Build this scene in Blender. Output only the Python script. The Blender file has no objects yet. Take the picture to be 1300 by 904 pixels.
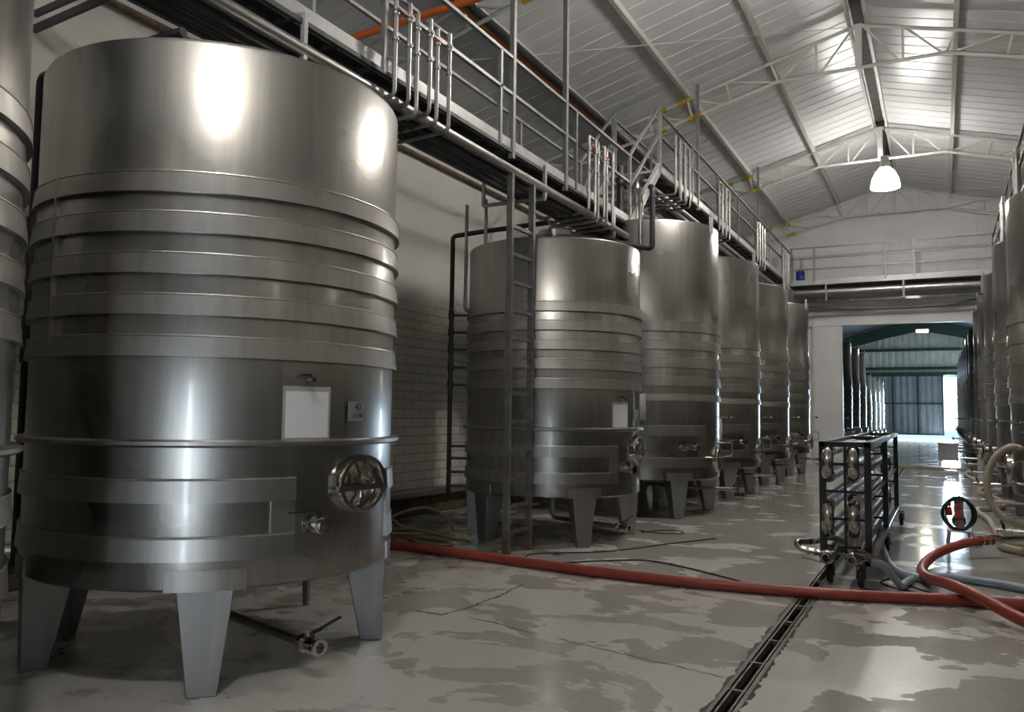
import bpy, bmesh, math, random
from mathutils import Vector, Matrix
random.seed(7)
PI=math.pi; R_=math.radians
SC=bpy.context.scene; COL=SC.collection

# ------------------------------------------------------------------ materials
def newmat(name):
    m=bpy.data.materials.new(name); m.use_nodes=True
    nt=m.node_tree; b=nt.nodes['Principled BSDF']; return m,nt,b
def N(nt,t,**k):
    n=nt.nodes.new(t)
    for a,v in k.items():
        if a in n.inputs.keys() if isinstance(a,str) else False: n.inputs[a].default_value=v
        else: setattr(n,a,v)
    return n
def ramp(nt,fac,stops):
    r=nt.nodes.new('ShaderNodeValToRGB'); e=r.color_ramp.elements
    while len(e)<len(stops): e.new(.5)
    for i,(p,c) in enumerate(stops):
        e[i].position=p; e[i].color=(c[0],c[1],c[2],1) if isinstance(c,(tuple,list)) else (c,c,c,1)
    nt.links.new(fac,r.inputs[0]); return r
def coords(nt,scale=(1,1,1),kind='Object',world=False):
    mp=nt.nodes.new('ShaderNodeMapping'); mp.inputs['Scale'].default_value=scale
    if world:
        g=nt.nodes.new('ShaderNodeNewGeometry'); nt.links.new(g.outputs['Position'],mp.inputs[0])
    else:
        tc=nt.nodes.new('ShaderNodeTexCoord'); nt.links.new(tc.outputs[kind],mp.inputs[0])
    return mp.outputs[0]
def noise(nt,vec,scale,detail=4,rough=.55,dist=0):
    n=nt.nodes.new('ShaderNodeTexNoise'); n.inputs['Scale'].default_value=scale
    n.inputs['Detail'].default_value=detail; n.inputs['Roughness'].default_value=rough
    n.inputs['Distortion'].default_value=dist
    nt.links.new(vec,n.inputs['Vector']); return n.outputs['Fac']
def bump(nt,b,h,strength=.2,dist=.01,prev=None):
    bp=nt.nodes.new('ShaderNodeBump'); bp.inputs['Strength'].default_value=strength; bp.inputs['Distance'].default_value=dist
    nt.links.new(h,bp.inputs['Height'])
    if prev: nt.links.new(prev,bp.inputs['Normal'])
    if b: nt.links.new(bp.outputs[0],b.inputs['Normal'])
    return bp.outputs[0]
def mixc(nt,fac,a,b_,mode='MIX'):
    m=nt.nodes.new('ShaderNodeMix'); m.data_type='RGBA'; m.blend_type=mode
    for s,v in ((0,fac),(6,a),(7,b_)):
        if hasattr(v,'links') or hasattr(v,'is_linked'): nt.links.new(v,m.inputs[s])
        elif isinstance(v,(tuple,list)): m.inputs[s].default_value=(v[0],v[1],v[2],1)
        else: m.inputs[s].default_value=v
    return m.outputs[2]
def simple(name,col,rough=.5,metal=0,var=.12,nscale=6,bs=.0,spec=.5,coat=0):
    m,nt,b=newmat(name)
    v=coords(nt); f=noise(nt,v,nscale,5)
    lo=[max(0,c*(1-var)) for c in col]; hi=[min(1,c*(1+var)) for c in col]
    r=ramp(nt,f,[(.3,lo),(.7,hi)]); nt.links.new(r.outputs[0],b.inputs['Base Color'])
    b.inputs['Roughness'].default_value=rough; b.inputs['Metallic'].default_value=metal
    b.inputs['Specular IOR Level'].default_value=spec
    if coat: b.inputs['Coat Weight'].default_value=coat
    if bs: bump(nt,b,noise(nt,v,nscale*8,4),bs,.004)
    return m
def steel(name,col,r0,r1,aniso=.5,streak=1.0,dirt=.25,coat=0):
    m,nt,b=newmat(name)
    b.inputs['Metallic'].default_value=1
    b.inputs['Coat Weight'].default_value=coat; b.inputs['Coat Roughness'].default_value=.11; b.inputs['Coat IOR'].default_value=1.8
    v=coords(nt,(1,1,.06*streak)); st=noise(nt,v,14,6,.65)
    v2=coords(nt,(1,1,.6)); bl=noise(nt,v2,1.3,2,.45)
    lo=[c*(1-dirt) for c in col]
    c1=ramp(nt,bl,[(.3,lo),(.68,col)])
    c2=ramp(nt,st,[(.3,(.80,.79,.77)),(.7,(1,1,1))])
    nt.links.new(mixc(nt,1.0,c1.outputs[0],c2.outputs[0],'MULTIPLY'),b.inputs['Base Color'])
    mr=nt.nodes.new('ShaderNodeMapRange'); nt.links.new(bl,mr.inputs[0])
    mr.inputs[1].default_value=.3; mr.inputs[2].default_value=.7; mr.inputs[3].default_value=r1; mr.inputs[4].default_value=r0
    nt.links.new(mr.outputs[0],b.inputs['Roughness'])
    if aniso:
        b.inputs['Anisotropic'].default_value=aniso
        t=nt.nodes.new('ShaderNodeTangent'); t.direction_type='RADIAL'; t.axis='Z'
        nt.links.new(t.outputs[0],b.inputs['Tangent'])
    v3=coords(nt,(1,1,5)); h=noise(nt,v3,.9,3)
    bump(nt,b,h,.06,.02)
    return m
M={}
M['steel']=steel('tank_steel',(.42,.407,.385),.26,.31,.6,dirt=.14,coat=.25)
M['band']=steel('band_steel',(.46,.446,.423),.36,.40,.4,dirt=.08,coat=.2)
M['legst']=steel('leg_steel',(.40,.40,.40),.42,.55,0)
M['polish']=steel('polished_steel',(.60,.575,.53),.12,.22,0,dirt=.2)
M['pipe']=steel('pipe_steel',(.52,.51,.50),.30,.45,0)
M['galv']=steel('galvanised_steel',(.58,.58,.58),.42,.6,0,dirt=.3)
M['fascia']=simple('pale_channel_paint',(.46,.46,.455),.45,.3,.15,3)
M['rail']=simple('grey_rail_paint',(.26,.26,.255),.45,.3,.15,4)
M['darkpipe']=simple('dark_pipe',(.055,.055,.06),.4,.6,.3,3)
M['black']=simple('black_paint',(.014,.015,.018),.35,0,.3,8,coat=.3)
M['rubber']=simple('black_rubber',(.012,.012,.013),.6,0,.3,8)
M['truss']=simple('cream_truss_paint',(.66,.66,.61),.45,0,.06,3)
M['yellow']=simple('yellow_tape',(.55,.40,.03),.5,0,.15,8)
M['orange']=simple('orange_conduit',(.75,.17,.03),.4,0,.1,5)
M['redhose']=simple('red_rubber_hose',(.27,.04,.03),.42,0,.22,5,.1)
M['bluehose']=simple('grey_blue_hose',(.25,.30,.36),.4,0,.15,5)
M['beige']=simple('beige_hose',(.42,.36,.28),.5,0,.18,4)
M['oldhose']=simple('old_yellow_hose',(.26,.215,.12),.6,0,.3,5)
M['grating']=simple('dark_grating',(.09,.09,.09),.6,.4,.3,10)
M['paper']=simple('white_paper',(.74,.73,.73),.6,0,.03,4)
M['printed']=simple('printed_sheet',(.62,.62,.62),.6,0,.25,40)
M['plate']=simple('number_plate_grey',(.22,.215,.21),.5,.2,.05,5)
M['ink']=simple('black_ink',(.012,.012,.012),.6,0,.1,5)
M['redplastic']=simple('red_plastic',(.62,.03,.03),.35,0,.1,5)
M['greyplastic']=simple('grey_plastic',(.36,.36,.35),.45,0,.1,5)
M['bluepaint']=simple('blue_motor_paint',(.05,.13,.22),.4,.1,.2,8)
M['bluedrum']=simple('blue_plastic',(.02,.05,.28),.4,0,.1,8)
M['rust']=simple('rusty_steel',(.13,.085,.06),.7,.3,.5,9,.2)
M['ladder']=simple('weathered_ladder_steel',(.20,.195,.19),.45,.6,.3,7)
M['crack']=simple('crack_dirt',(.05,.035,.022),.8,0,.4,12)
M['drainsteel']=simple('drain_edge_steel',(.20,.19,.18),.4,.7,.3,9)
M['drainin']=simple('drain_dirt',(.03,.026,.022),.6,0,.3,9)
M['dgreen']=simple('dark_green_beam',(.03,.07,.055),.5,0,.1,5)
M['ridge']=simple('ridge_dirt',(.035,.033,.03),.7,0,.8,7)
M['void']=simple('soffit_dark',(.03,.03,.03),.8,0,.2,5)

# wall plaster + painted brick
def wall_mat():
    m,nt,b=newmat('painted_brick_wall')
    g=nt.nodes.new('ShaderNodeNewGeometry'); sp=nt.nodes.new('ShaderNodeSeparateXYZ'); nt.links.new(g.outputs['Position'],sp.inputs[0])
    cb=nt.nodes.new('ShaderNodeCombineXYZ'); nt.links.new(sp.outputs[1],cb.inputs[0]); nt.links.new(sp.outputs[2],cb.inputs[1])
    br=nt.nodes.new('ShaderNodeTexBrick'); nt.links.new(cb.outputs[0],br.inputs['Vector'])
    br.inputs['Scale'].default_value=1; br.inputs['Brick Width'].default_value=.40; br.inputs['Row Height'].default_value=.135
    br.inputs['Mortar Size'].default_value=.012; br.inputs['Mortar Smooth'].default_value=.4
    br.inputs['Color1'].default_value=(.62,.60,.54,1); br.inputs['Color2'].default_value=(.56,.54,.48,1); br.inputs['Mortar'].default_value=(.40,.38,.33,1)
    v=coords(nt,world=True); n1=noise(nt,v,.8,6,.6); n2=noise(nt,v,9,5,.6)
    # brick course below ~3.3 m with a ragged edge
    ad=nt.nodes.new('ShaderNodeMath'); ad.operation='MULTIPLY_ADD'; nt.links.new(n1,ad.inputs[0]); ad.inputs[1].default_value=.5; nt.links.new(sp.outputs[2],ad.inputs[2])
    st=nt.nodes.new('ShaderNodeMapRange'); nt.links.new(ad.outputs[0],st.inputs[0]); st.inputs[1].default_value=3.5; st.inputs[2].default_value=3.62
    pl=ramp(nt,n1,[(.3,(.52,.505,.465)),(.7,(.62,.605,.56))])
    pits=ramp(nt,n2,[(.27,(.35,.32,.27)),(.33,(1,1,1))])
    plc=mixc(nt,1,pl.outputs[0],pits.outputs[0],'MULTIPLY')
    col=mixc(nt,st.outputs[0],br.outputs['Color'],plc)
    # damp, dirty bare footing below the floor pipe
    ft=nt.nodes.new('ShaderNodeMapRange'); nt.links.new(ad.outputs[0],ft.inputs[0]); ft.inputs[1].default_value=.50; ft.inputs[2].default_value=.66
    foot=ramp(nt,n2,[(.35,(.03,.022,.014)),(.7,(.14,.11,.07))])
    col=mixc(nt,ft.outputs[0],foot.outputs[0],col)
    nt.links.new(col,b.inputs['Base Color']); b.inputs['Roughness'].default_value=.6
    inv=nt.nodes.new('ShaderNodeMath'); inv.operation='SUBTRACT'; inv.inputs[0].default_value=1; nt.links.new(st.outputs[0],inv.inputs[1])
    mh=nt.nodes.new('ShaderNodeMath'); mh.operation='MULTIPLY'
    sb=nt.nodes.new('ShaderNodeMath'); sb.operation='SUBTRACT'; sb.inputs[0].default_value=1; nt.links.new(br.outputs['Fac'],sb.inputs[1])
    nt.links.new(sb.outputs[0],mh.inputs[0]); nt.links.new(inv.outputs[0],mh.inputs[1])
    p=bump(nt,None,mh.outputs[0],.7,.015); bump(nt,b,n2,.35,.012,p)
    return m
M['wall']=wall_mat()
def panel_mat(name,c,rough,period=.2,axis=0,dark=.8):
    m,nt,b=newmat(name)
    g=nt.nodes.new('ShaderNodeNewGeometry'); sp=nt.nodes.new('ShaderNodeSeparateXYZ'); nt.links.new(g.outputs['Position'],sp.inputs[0])
    v=coords(nt,(1,1,.3),world=True); n1=noise(nt,v,1.2,5,.6)
    md=nt.nodes.new('ShaderNodeMath'); md.operation='PINGPONG'; nt.links.new(sp.outputs[axis],md.inputs[0]); md.inputs[1].default_value=period
    ln=ramp(nt,md.outputs[0],[(0,(dark,dark,dark)),(.012,(1,1,1))])
    base=ramp(nt,n1,[(.3,[x*.93 for x in c]),(.7,c)])
    nt.links.new(mixc(nt,1,base.outputs[0],ln.outputs[0],'MULTIPLY'),b.inputs['Base Color'])
    b.inputs['Roughness'].default_value=rough
    return m
M['partition']=panel_mat('white_sandwich_panel',(.80,.80,.805),.4,.55)
M['whitepaint']=simple('white_door_panel',(.78,.78,.79),.4,0,.03,2)
def ceil_mat():
    m,nt,b=newmat('white_roof_sheet')
    v=coords(nt,(.35,2.2,1),world=True); n1=noise(nt,v,1.0,6,.65); 
    v2=coords(nt,(1.2,14,1),world=True); n2=noise(nt,v2,1.2,4,.6)
    c=ramp(nt,n1,[(.3,(.70,.70,.71)),(.7,(.80,.80,.81))])
    s=ramp(nt,n2,[(.24,(.42,.42,.42)),(.32,(1,1,1))])
    nt.links.new(mixc(nt,1,c.outputs[0],s.outputs[0],'MULTIPLY'),b.inputs['Base Color'])
    b.inputs['Roughness'].default_value=.33; b.inputs['Specular IOR Level'].default_value=.6
    bump(nt,b,n1,.15,.02)
    return m
M['ceil']=ceil_mat()
def floor_mat():
    m,nt,b=newmat('wet_concrete')
    v=coords(nt,(1,1,1),world=True); big=noise(nt,v,.32,3,.5)
    v2=coords(nt,(.9,1.15,1),world=True); pat=noise(nt,v2,1.25,7,.55,.35)
    fine=noise(nt,v,22,4,.6)
    g=nt.nodes.new('ShaderNodeNewGeometry'); sp=nt.nodes.new('ShaderNodeSeparateXYZ'); nt.links.new(g.outputs['Position'],sp.inputs[0])
    # more standing water further down the hall
    mr=nt.nodes.new('ShaderNodeMapRange'); nt.links.new(sp.outputs[1],mr.inputs[0]); mr.inputs[1].default_value=3.5; mr.inputs[2].default_value=11; mr.inputs[3].default_value=-.045; mr.inputs[4].default_value=.10
    a=nt.nodes.new('ShaderNodeMath'); a.operation='ADD'; nt.links.new(pat,a.inputs[0]); nt.links.new(mr.outputs[0],a.inputs[1])
    wet=ramp(nt,a.outputs[0],[(.505,0),(.525,1)])
    dry=ramp(nt,big,[(.3,(.50,.488,.46)),(.7,(.56,.548,.52))])
    wt=ramp(nt,big,[(.3,(.38,.368,.34)),(.7,(.45,.438,.41))])
    fc=ramp(nt,fine,[(.3,(.9,.9,.9)),(.6,(1,1,1))])
    c=mixc(nt,wet.outputs[0],dry.outputs[0],wt.outputs[0])
    # brown silt against the tank feet
    sil=noise(nt,v,1.7,6,.7); sx=nt.nodes.new('ShaderNodeMapRange'); nt.links.new(sp.outputs[0],sx.inputs[0]); sx.inputs[1].default_value=-3.0; sx.inputs[2].default_value=-4.3; sx.inputs[3].default_value=-.25; sx.inputs[4].default_value=.06
    sa=nt.nodes.new('ShaderNodeMath'); sa.operation='ADD'; nt.links.new(sil,sa.inputs[0]); nt.links.new(sx.outputs[0],sa.inputs[1])
    sr=ramp(nt,sa.outputs[0],[(.54,0),(.64,.75)])
    c=mixc(nt,sr.outputs[0],c,(.13,.105,.075))
    c=mixc(nt,1,c,fc.outputs[0],'MULTIPLY')
    nt.links.new(c,b.inputs['Base Color'])
    rr=nt.nodes.new('ShaderNodeMapRange'); nt.links.new(wet.outputs[0],rr.inputs[0]); rr.inputs[3].default_value=.30; rr.inputs[4].default_value=.12
    nt.links.new(rr.outputs[0],b.inputs['Roughness']); b.inputs['Specular IOR Level'].default_value=.55
    v4=coords(nt,(1,2.2,1),world=True); w=noise(nt,v4,2.6,3,.5)
    bump(nt,b,w,.12,.02)
    return m
M['floor']=floor_mat()
def corr_mat(name,c,rough=.5):
    return simple(name,c,rough,.2,.12,1.5)
M['corr_light']=corr_mat('pale_corrugated',(.78,.80,.72)); M['corr_grey']=corr_mat('grey_corrugated',(.34,.38,.40))
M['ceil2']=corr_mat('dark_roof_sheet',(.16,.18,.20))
def emis(name,c,s):
    m,nt,b=newmat(name); b.inputs['Base Color'].default_value=(*c,1); b.inputs['Emission Color'].default_value=(*c,1); b.inputs['Emission Strength'].default_value=s
    return m
M['lamp']=emis('lamp_diffuser',(1,.965,.91),44); M['tube']=emis('warm_tube_lamp',(1,.92,.62),8)
M['outside']=simple('sunlit_yard',(.8,.8,.78),.8,0,.05,1)

# ------------------------------------------------------------------ mesh builder
class B:
    def __init__(s): s.v=[]; s.f=[]
    def add(s,vs,fs):
        o=len(s.v); s.v+= [tuple(v) for v in vs]; s.f+=[tuple(i+o for i in f) for f in fs]; return s
    def box(s,x0,x1,y0,y1,z0,z1):
        return s.add([(x0,y0,z0),(x1,y0,z0),(x1,y1,z0),(x0,y1,z0),(x0,y0,z1),(x1,y0,z1),(x1,y1,z1),(x0,y1,z1)],
          [(0,3,2,1),(4,5,6,7),(0,1,5,4),(1,2,6,5),(2,3,7,6),(3,0,4,7)])
    def bar(s,a,b,w,h,up=(0,0,1)):
        a=Vector(a); b=Vector(b); d=(b-a).normalized(); u=Vector(up)
        if abs(d.dot(u))>.98: u=Vector((0,1,0))
        x=d.cross(u).normalized(); y=x.cross(d).normalized(); vs=[]
        for p in (a,b):
            for i,j in ((-1,-1),(1,-1),(1,1),(-1,1)): vs.append(p+x*(w/2*i)+y*(h/2*j))
        return s.add(vs,[(0,1,2,3),(7,6,5,4),(0,4,5,1),(1,5,6,2),(2,6,7,3),(3,7,4,0)])
    def angle(s,a,b,w,t,up=(0,0,1),flip=1):       # L-section
        a=Vector(a); b=Vector(b); d=(b-a).normalized(); u=Vector(up)
        if abs(d.dot(u))>.98: u=Vector((0,1,0))
        x=d.cross(u).normalized()*flip; y=(x.cross(d)*flip).normalized()
        s.bar(a+x*(w/2-t/2),b+x*(w/2-t/2),t,w,up); s.bar(a+y*(w/2-t/2),b+y*(w/2-t/2),w,t,up); return s
    def tube(s,pts,r,n=12,cap=True,closed=False):
        pts=[Vector(p) for p in pts]; m=len(pts); rs=r if isinstance(r,(list,tuple)) else [r]*m
        t0=(pts[1]-pts[0]).normalized(); u=t0.orthogonal().normalized(); vs=[]
        for i,p in enumerate(pts):
            if closed: t=(pts[(i+1)%m]-pts[i-1]).normalized()
            elif i==0: t=t0
            elif i==m-1: t=(pts[-1]-pts[-2]).normalized()
            else: t=((pts[i+1]-p).normalized()+(p-pts[i-1]).normalized()).normalized()
            u=(u-t*u.dot(t)).normalized(); w=t.cross(u); k=1
            if 0<i<m-1 and not closed:
                c=max(.5,math.sqrt((1+(pts[i+1]-p).normalized().dot((p-pts[i-1]).normalized()))/2)); k=1/c
            for j in range(n):
                a=2*PI*j/n; vs.append(p+(u*math.cos(a)+w*math.sin(a))*rs[i])
        fs=[]
        for i in range(m if closed else m-1):
            i2=(i+1)%m
            for j in range(n): fs.append((i*n+j,i*n+(j+1)%n,i2*n+(j+1)%n,i2*n+j))
        if cap and not closed: fs+= [tuple(range(n))[::-1],tuple((m-1)*n+j for j in range(n))]
        return s.add(vs,fs)
    def lathe(s,prof,n=64,a0=0,a1=2*PI,closedprof=False,c=(0,0,0),axis='z'):
        full=abs(a1-a0-2*PI)<1e-6; k=n if full else n+1; vs=[]; m=len(prof)
        for i in range(k):
            a=a0+(a1-a0)*i/n
            for r,z in prof:
                x,y=r*math.cos(a),r*math.sin(a)
                if axis=='z': p=(c[0]+x,c[1]+y,c[2]+z)
                elif axis=='x': p=(c[0]+z,c[1]+x,c[2]+y)
                else: p=(c[0]+y,c[1]+z,c[2]+x)
                vs.append(p)
        fs=[]; mm=m if closedprof else m-1
        for i in range(n):
            i2=(i+1)%k
            for j in range(mm):
                j2=(j+1)%m; fs.append((i*m+j,i2*m+j,i2*m+j2,i*m+j2))
        if not full and closedprof: fs+=[tuple(range(m))[::-1],tuple((k-1)*m+j for j in range(m))]
        return s.add(vs,fs)
    def make(s,name,mat,parent=None,bevel=0,flat=False,loc=None):
        me=bpy.data.meshes.new(name); me.from_pydata([tuple(v) for v in s.v],[],s.f)
        bm=bmesh.new(); bm.from_mesh(me); bmesh.ops.remove_doubles(bm,verts=bm.verts,dist=1e-6)
        bmesh.ops.recalc_face_normals(bm,faces=bm.faces); bm.to_mesh(me); bm.free()
        if not flat:
            me.polygons.foreach_set('use_smooth',[True]*len(me.polygons)); me.set_sharp_from_angle(angle=R_(35))
        me.materials.append(M[mat]); o=bpy.data.objects.new(name,me); COL.objects.link(o)
        if parent: o.parent=parent
        if loc: o.location=loc
        if bevel:
            md=o.modifiers.new('bevel','BEVEL'); md.width=bevel; md.segments=2; md.limit_method='ANGLE'
        return o
def smoothpath(pts,n=8):
    P=[Vector(p) for p in pts]; P=[P[0]*2-P[1]]+P+[P[-1]*2-P[-2]]; out=[]
    for i in range(1,len(P)-2):
        for k in range(n):
            t=k/n; a,b,c,d=P[i-1],P[i],P[i+1],P[i+2]
            out.append(.5*((2*b)+(c-a)*t+(2*a-5*b+4*c-d)*t*t+(-a+3*b-3*c+d)*t**3))
    out.append(P[-2]); return out
def bend(pts,r,n=5):     # polyline with rounded corners
    P=[Vector(p) for p in pts]; out=[P[0]]
    for i in range(1,len(P)-1):
        a=(P[i-1]-P[i]); b=(P[i+1]-P[i]); q=min(r,a.length*.49,b.length*.49); a=P[i]+a.normalized()*q; b=P[i]+b.normalized()*q
        for k in range(n+1):
            t=k/n; out.append(a*(1-t)**2+P[i]*2*t*(1-t)+b*t*t)
    out.append(P[-1]); return out
def tag(o,label=None,cat=None,group=None,kind=None):
    if label: o['label']=label
    if cat: o['category']=cat
    if group: o['group']=group
    if kind: o['kind']=kind
    return o
def thing(name,label,cat,loc=(0,0,0),rz=0,group=None):
    o=bpy.data.objects.new(name,None); COL.objects.link(o); o.empty_display_size=.1
    o.location=loc; o.rotation_euler=(0,0,rz); tag(o,label,cat,group); return o
def copy_tree(o,parent=None,loc=None,rz=None,label=None,group=None):
    c=o.copy(); COL.objects.link(c)
    if parent: c.parent=parent
    if loc is not None: c.location=loc
    if rz is not None: c.rotation_euler=(0,0,rz)
    if label: c['label']=label
    if group: c['group']=group
    for ch in list(o.children): copy_tree(ch,c)
    return c
def struct(name,b,mat,parent=None,**k):
    o=b.make(name,mat,parent,**k)
    if not parent: o['kind']='structure'
    return o
def root(t,x,y): return (x-t[0],y-t[1])

# ------------------------------------------------------------------ setting
XL,XR,Y0,YP,YF=-7.1,4.6,-10.0,28.95,68.0; XO=-10.6; ZW=6.0
XRG=-1.25; ZR=9.2; SL=.27
def zroof(x): return ZR-SL*abs(x-XRG)
DX0,DX1=-1.145,-1.015
b=B(); b.add([(XL-.2,Y0-.2,0),(DX0,Y0-.2,0),(DX0,YF+.2,0),(XL-.2,YF+.2,0)],[(0,1,2,3)])
b.add([(DX1,Y0-.2,0),(XR+.2,Y0-.2,0),(XR+.2,YF+.2,0),(DX1,YF+.2,0)],[(0,1,2,3)])
b.add([(DX0,Y0-.2,0),(DX1,Y0-.2,0),(DX1,-8,0),(DX0,-8,0)],[(0,1,2,3)]); b.add([(DX0,28,0),(DX1,28,0),(DX1,YF+.2,0),(DX0,YF+.2,0)],[(0,1,2,3)])
b.add([(XL-.2,Y0-.2,-.2),(XR+.2,Y0-.2,-.2),(XR+.2,YF+.2,-.2),(XL-.2,YF+.2,-.2)],[(3,2,1,0)])
struct('floor',b,'floor',flat=True)
struct('ground',B().box(-20,20,YF+.25,YF+40,-.3,-.01),'outside',flat=True)
struct('ground',B().box(-20,20,Y0-40,Y0-.25,-.3,-.01),'outside',flat=True)
struct('wall_left',B().box(XL-.25,XL,Y0,YF,0,ZW),'wall',flat=True)
b=B(); wy0,wy1,wz0,wz1=12.1,13.4,5.95,6.55
for (a,c,e,g) in ((Y0,wy0,0,6.8),(wy1,YF,0,6.8),(wy0,wy1,0,wz0),(wy0,wy1,wz1,6.8)): b.box(XO-.15,XO,a,c,e,g)
struct('wall_left',b,'partition',flat=True)
b=B()
for k in range(60): b.box(XO,XO+.03,Y0+k*.65,Y0+k*.65+.05,ZW,6.75)
struct('trim_5',b,'corr_light',flat=True)
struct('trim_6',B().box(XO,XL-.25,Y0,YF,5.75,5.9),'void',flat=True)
struct('wall_right',B().box(XR,XR+.25,Y0,YF,0,zroof(XR)+.1),'wall',flat=True)
def gable(y0,y1,openings,name,mat):
    # wall between y0,y1 with rectangular openings [(x0,x1,z1)]
    xs=sorted(set([XO,XRG,XR]+[o[0] for o in openings]+[o[1] for o in openings])); b=B()
    for a,c in zip(xs,xs[1:]):
        z0=0
        for o in openings:
            if a>=o[0]-1e-6 and c<=o[1]+1e-6: z0=o[2]
        za,zc=zroof(a)+.08,zroof(c)+.08
        b.add([(a,y0,z0),(c,y0,z0),(c,y0,zc),(a,y0,za),(a,y1,z0),(c,y1,z0),(c,y1,zc),(a,y1,za)],
              [(0,1,2,3),(7,6,5,4),(0,4,5,1),(3,2,6,7),(0,3,7,4),(1,5,6,2)])
    return struct(name,b,mat,flat=True)
OX0,OX1,OZ=-2.89,.98,4.62
gable(YP,YP+.12,[(OX0,OX1,OZ)],'wall_back','partition')
gable(Y0-.2,Y0,[(3.15,4.1,4.6)],'wall_front','corr_grey')
# corrugated gable of the far hall
def corr_wall(x0,x1,z0,zf,y,mat,name,amp=.05,per=.45,parent=None):
    b=B(); vs=[]; n=int((x1-x0)/per)+1; xs=[]
    for i in range(n):
        for f,d in ((0,0),(.40,0),(.5,amp),(.9,amp)):
            x=x0+(i+f)*per
            if x<x1: xs.append((x,d))
    xs.append((x1,0))
    for (a,da),(c,dc) in zip(xs,xs[1:]):
        b.add([(a,y-da,z0),(c,y-dc,z0),(c,y-dc,zf(c)),(a,y-da,zf(a)),(a,y+.06,z0),(c,y+.06,z0),(c,y+.06,zf(c)),(a,y+.06,zf(a))],[(0,1,2,3),(7,6,5,4),(3,2,6,7),(0,4,5,1)])
    return b.make(name,mat,parent,flat=True)
FX0,FX1,FZ=-4.9,1.04,4.6
o=corr_wall(XL,FX0,0,lambda x:zroof(x)+.05,YF,'corr_light','wall_far'); o['kind']='structure'
o=corr_wall(FX1,XR,0,lambda x:zroof(x)+.05,YF,'corr_light','wall_far'); o['kind']='structure'
o=corr_wall(FX0,FX1,FZ,lambda x:zroof(x)+.05,YF,'corr_light','wall_far'); o['kind']='structure'
# sliding far door, left open by one metre
d=corr_wall(-4.9,.17,.28,lambda x:4.75,YF-.25,'corr_grey','door_2',.05,.42); d['kind']='structure'
b=B()
for x in (-4.85,-3.2,-1.5,.13): b.box(x-.05,x+.05,YF-.36,YF-.28,.28,4.75)
for z in (.33,2.6,4.7): b.box(-4.9,.17,YF-.36,YF-.28,z-.05,z+.05)
b.make('door_frame','dgreen',d,flat=True)
b=B(); b.box(-5.6,2.6,YF-.4,YF-.1,4.72,4.95); b.box(XL,XR,YF-.25,YF-.05,5.15,5.35); b.box(XL,XR,YF-.25,YF-.05,6.55,6.75)
struct('trim_1',b,'dgreen',flat=True)
# far hall green rafters: curved-bottom portal frames
def portal(y,name,lab,ZB=8.3):
    t=thing(name,lab,'beam',(XRG,y,0))
    b=B(); n=12
    for s in (-1,1):
        for i in range(n):
            a=i/n; c=(i+1)/n; xa,xc=s*a*5.8,s*c*5.8
            za,zc=ZR-SL*abs(xa)-.16,ZR-SL*abs(xc)-.16
            ba=ZB-.21*abs(xa)-.3*a**3; bc=ZB-.21*abs(xc)-.3*c**3
            ba=min(ba,za-.3); bc=min(bc,zc-.3)
            b.add([(xa,-.1,ba),(xc,-.1,bc),(xc,-.1,zc),(xa,-.1,za),(xa,.1,ba),(xc,.1,bc),(xc,.1,zc),(xa,.1,za)],[(0,1,2,3),(7,6,5,4),(0,4,5,1),(3,2,6,7)])
    b.make('rafter','dgreen',t,flat=True)
    for s in (-1,1): B().box(s*5.68-.1,s*5.68+.1,-.1,.1,0,6.9).make('column','dgreen',t,flat=True)
portal(67.2,'portal_frame','dark green arched portal frame nearest the far corrugated gable',8.0)
portal(50,'portal_frame','dark green arched portal frame beside the yellowish hall lamp')
portal(38,'portal_frame','dark green arched portal frame nearest the wide doorway')
# roof sheets with ribs running down the slope
def roof(y0,y1,mat,name):
    b=B(); per=.42; n=int((y1-y0)/per)
    for s in (-1,1):
        xe=XO-.2 if s<0 else XR+.2; xr=XRG+s*.10; ze,zr=zroof(xe),zroof(xr); ys=[]
        for i in range(n+1):
            for f,d in ((0,0),(.90,0),(.93,.014),(.97,.014)):
                y=y0+(i+f)*per
                if y<=y1: ys.append((y,d))
        ys.append((y1,0))
        for (a,da),(c,dc) in zip(ys,ys[1:]):
            b.add([(xr,a,zr+da),(xr,c,zr+dc),(xe,c,ze+dc),(xe,a,ze+da)],[(0,1,2,3)])
        b.add([(xr,y0,zr+.1),(xr,y1,zr+.1),(xe,y1,ze+.1),(xe,y0,ze+.1)],[(3,2,1,0)])
    return struct(name,b,mat,flat=True)
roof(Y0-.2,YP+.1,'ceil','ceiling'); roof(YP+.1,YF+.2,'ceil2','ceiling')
b=B(); b.box(XRG-.13,XRG+.13,Y0-.2,YF+.2,ZR+.02,ZR+.08); struct('trim_2',b,'ridge',flat=True)
# purlins
for off,lab in ((1.62,'nearer the ridge'),(3.28,'midway down'),(4.95,'nearest the eaves'),(6.9,'out beyond the brick wall')):
    for s,side in ((-1,'left'),(1,'right')):
        if s>0 and off>5: continue
        x=XRG+s*off; z=zroof(x)
        b=B(); b.box(x-.03,x+.03,Y0,YP,z-.15,z-.01); b.box(x-.03,x+.05,Y0,YP,z-.155,z-.145)
        tag(b.make('roof_purlin','truss',flat=True),f'long pale steel purlin under the {side} roof slope, {lab}','purlin')
for s,side in ((-1,'left'),(1,'right')):
    x=XRG+s*.16; b=B(); b.box(x-.025,x+.025,Y0,YP,ZR-.16,ZR-.03)
    tag(b.make('roof_purlin','truss',flat=True),f'pale purlin on the {side} side of the dark ridge slot','purlin')

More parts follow.
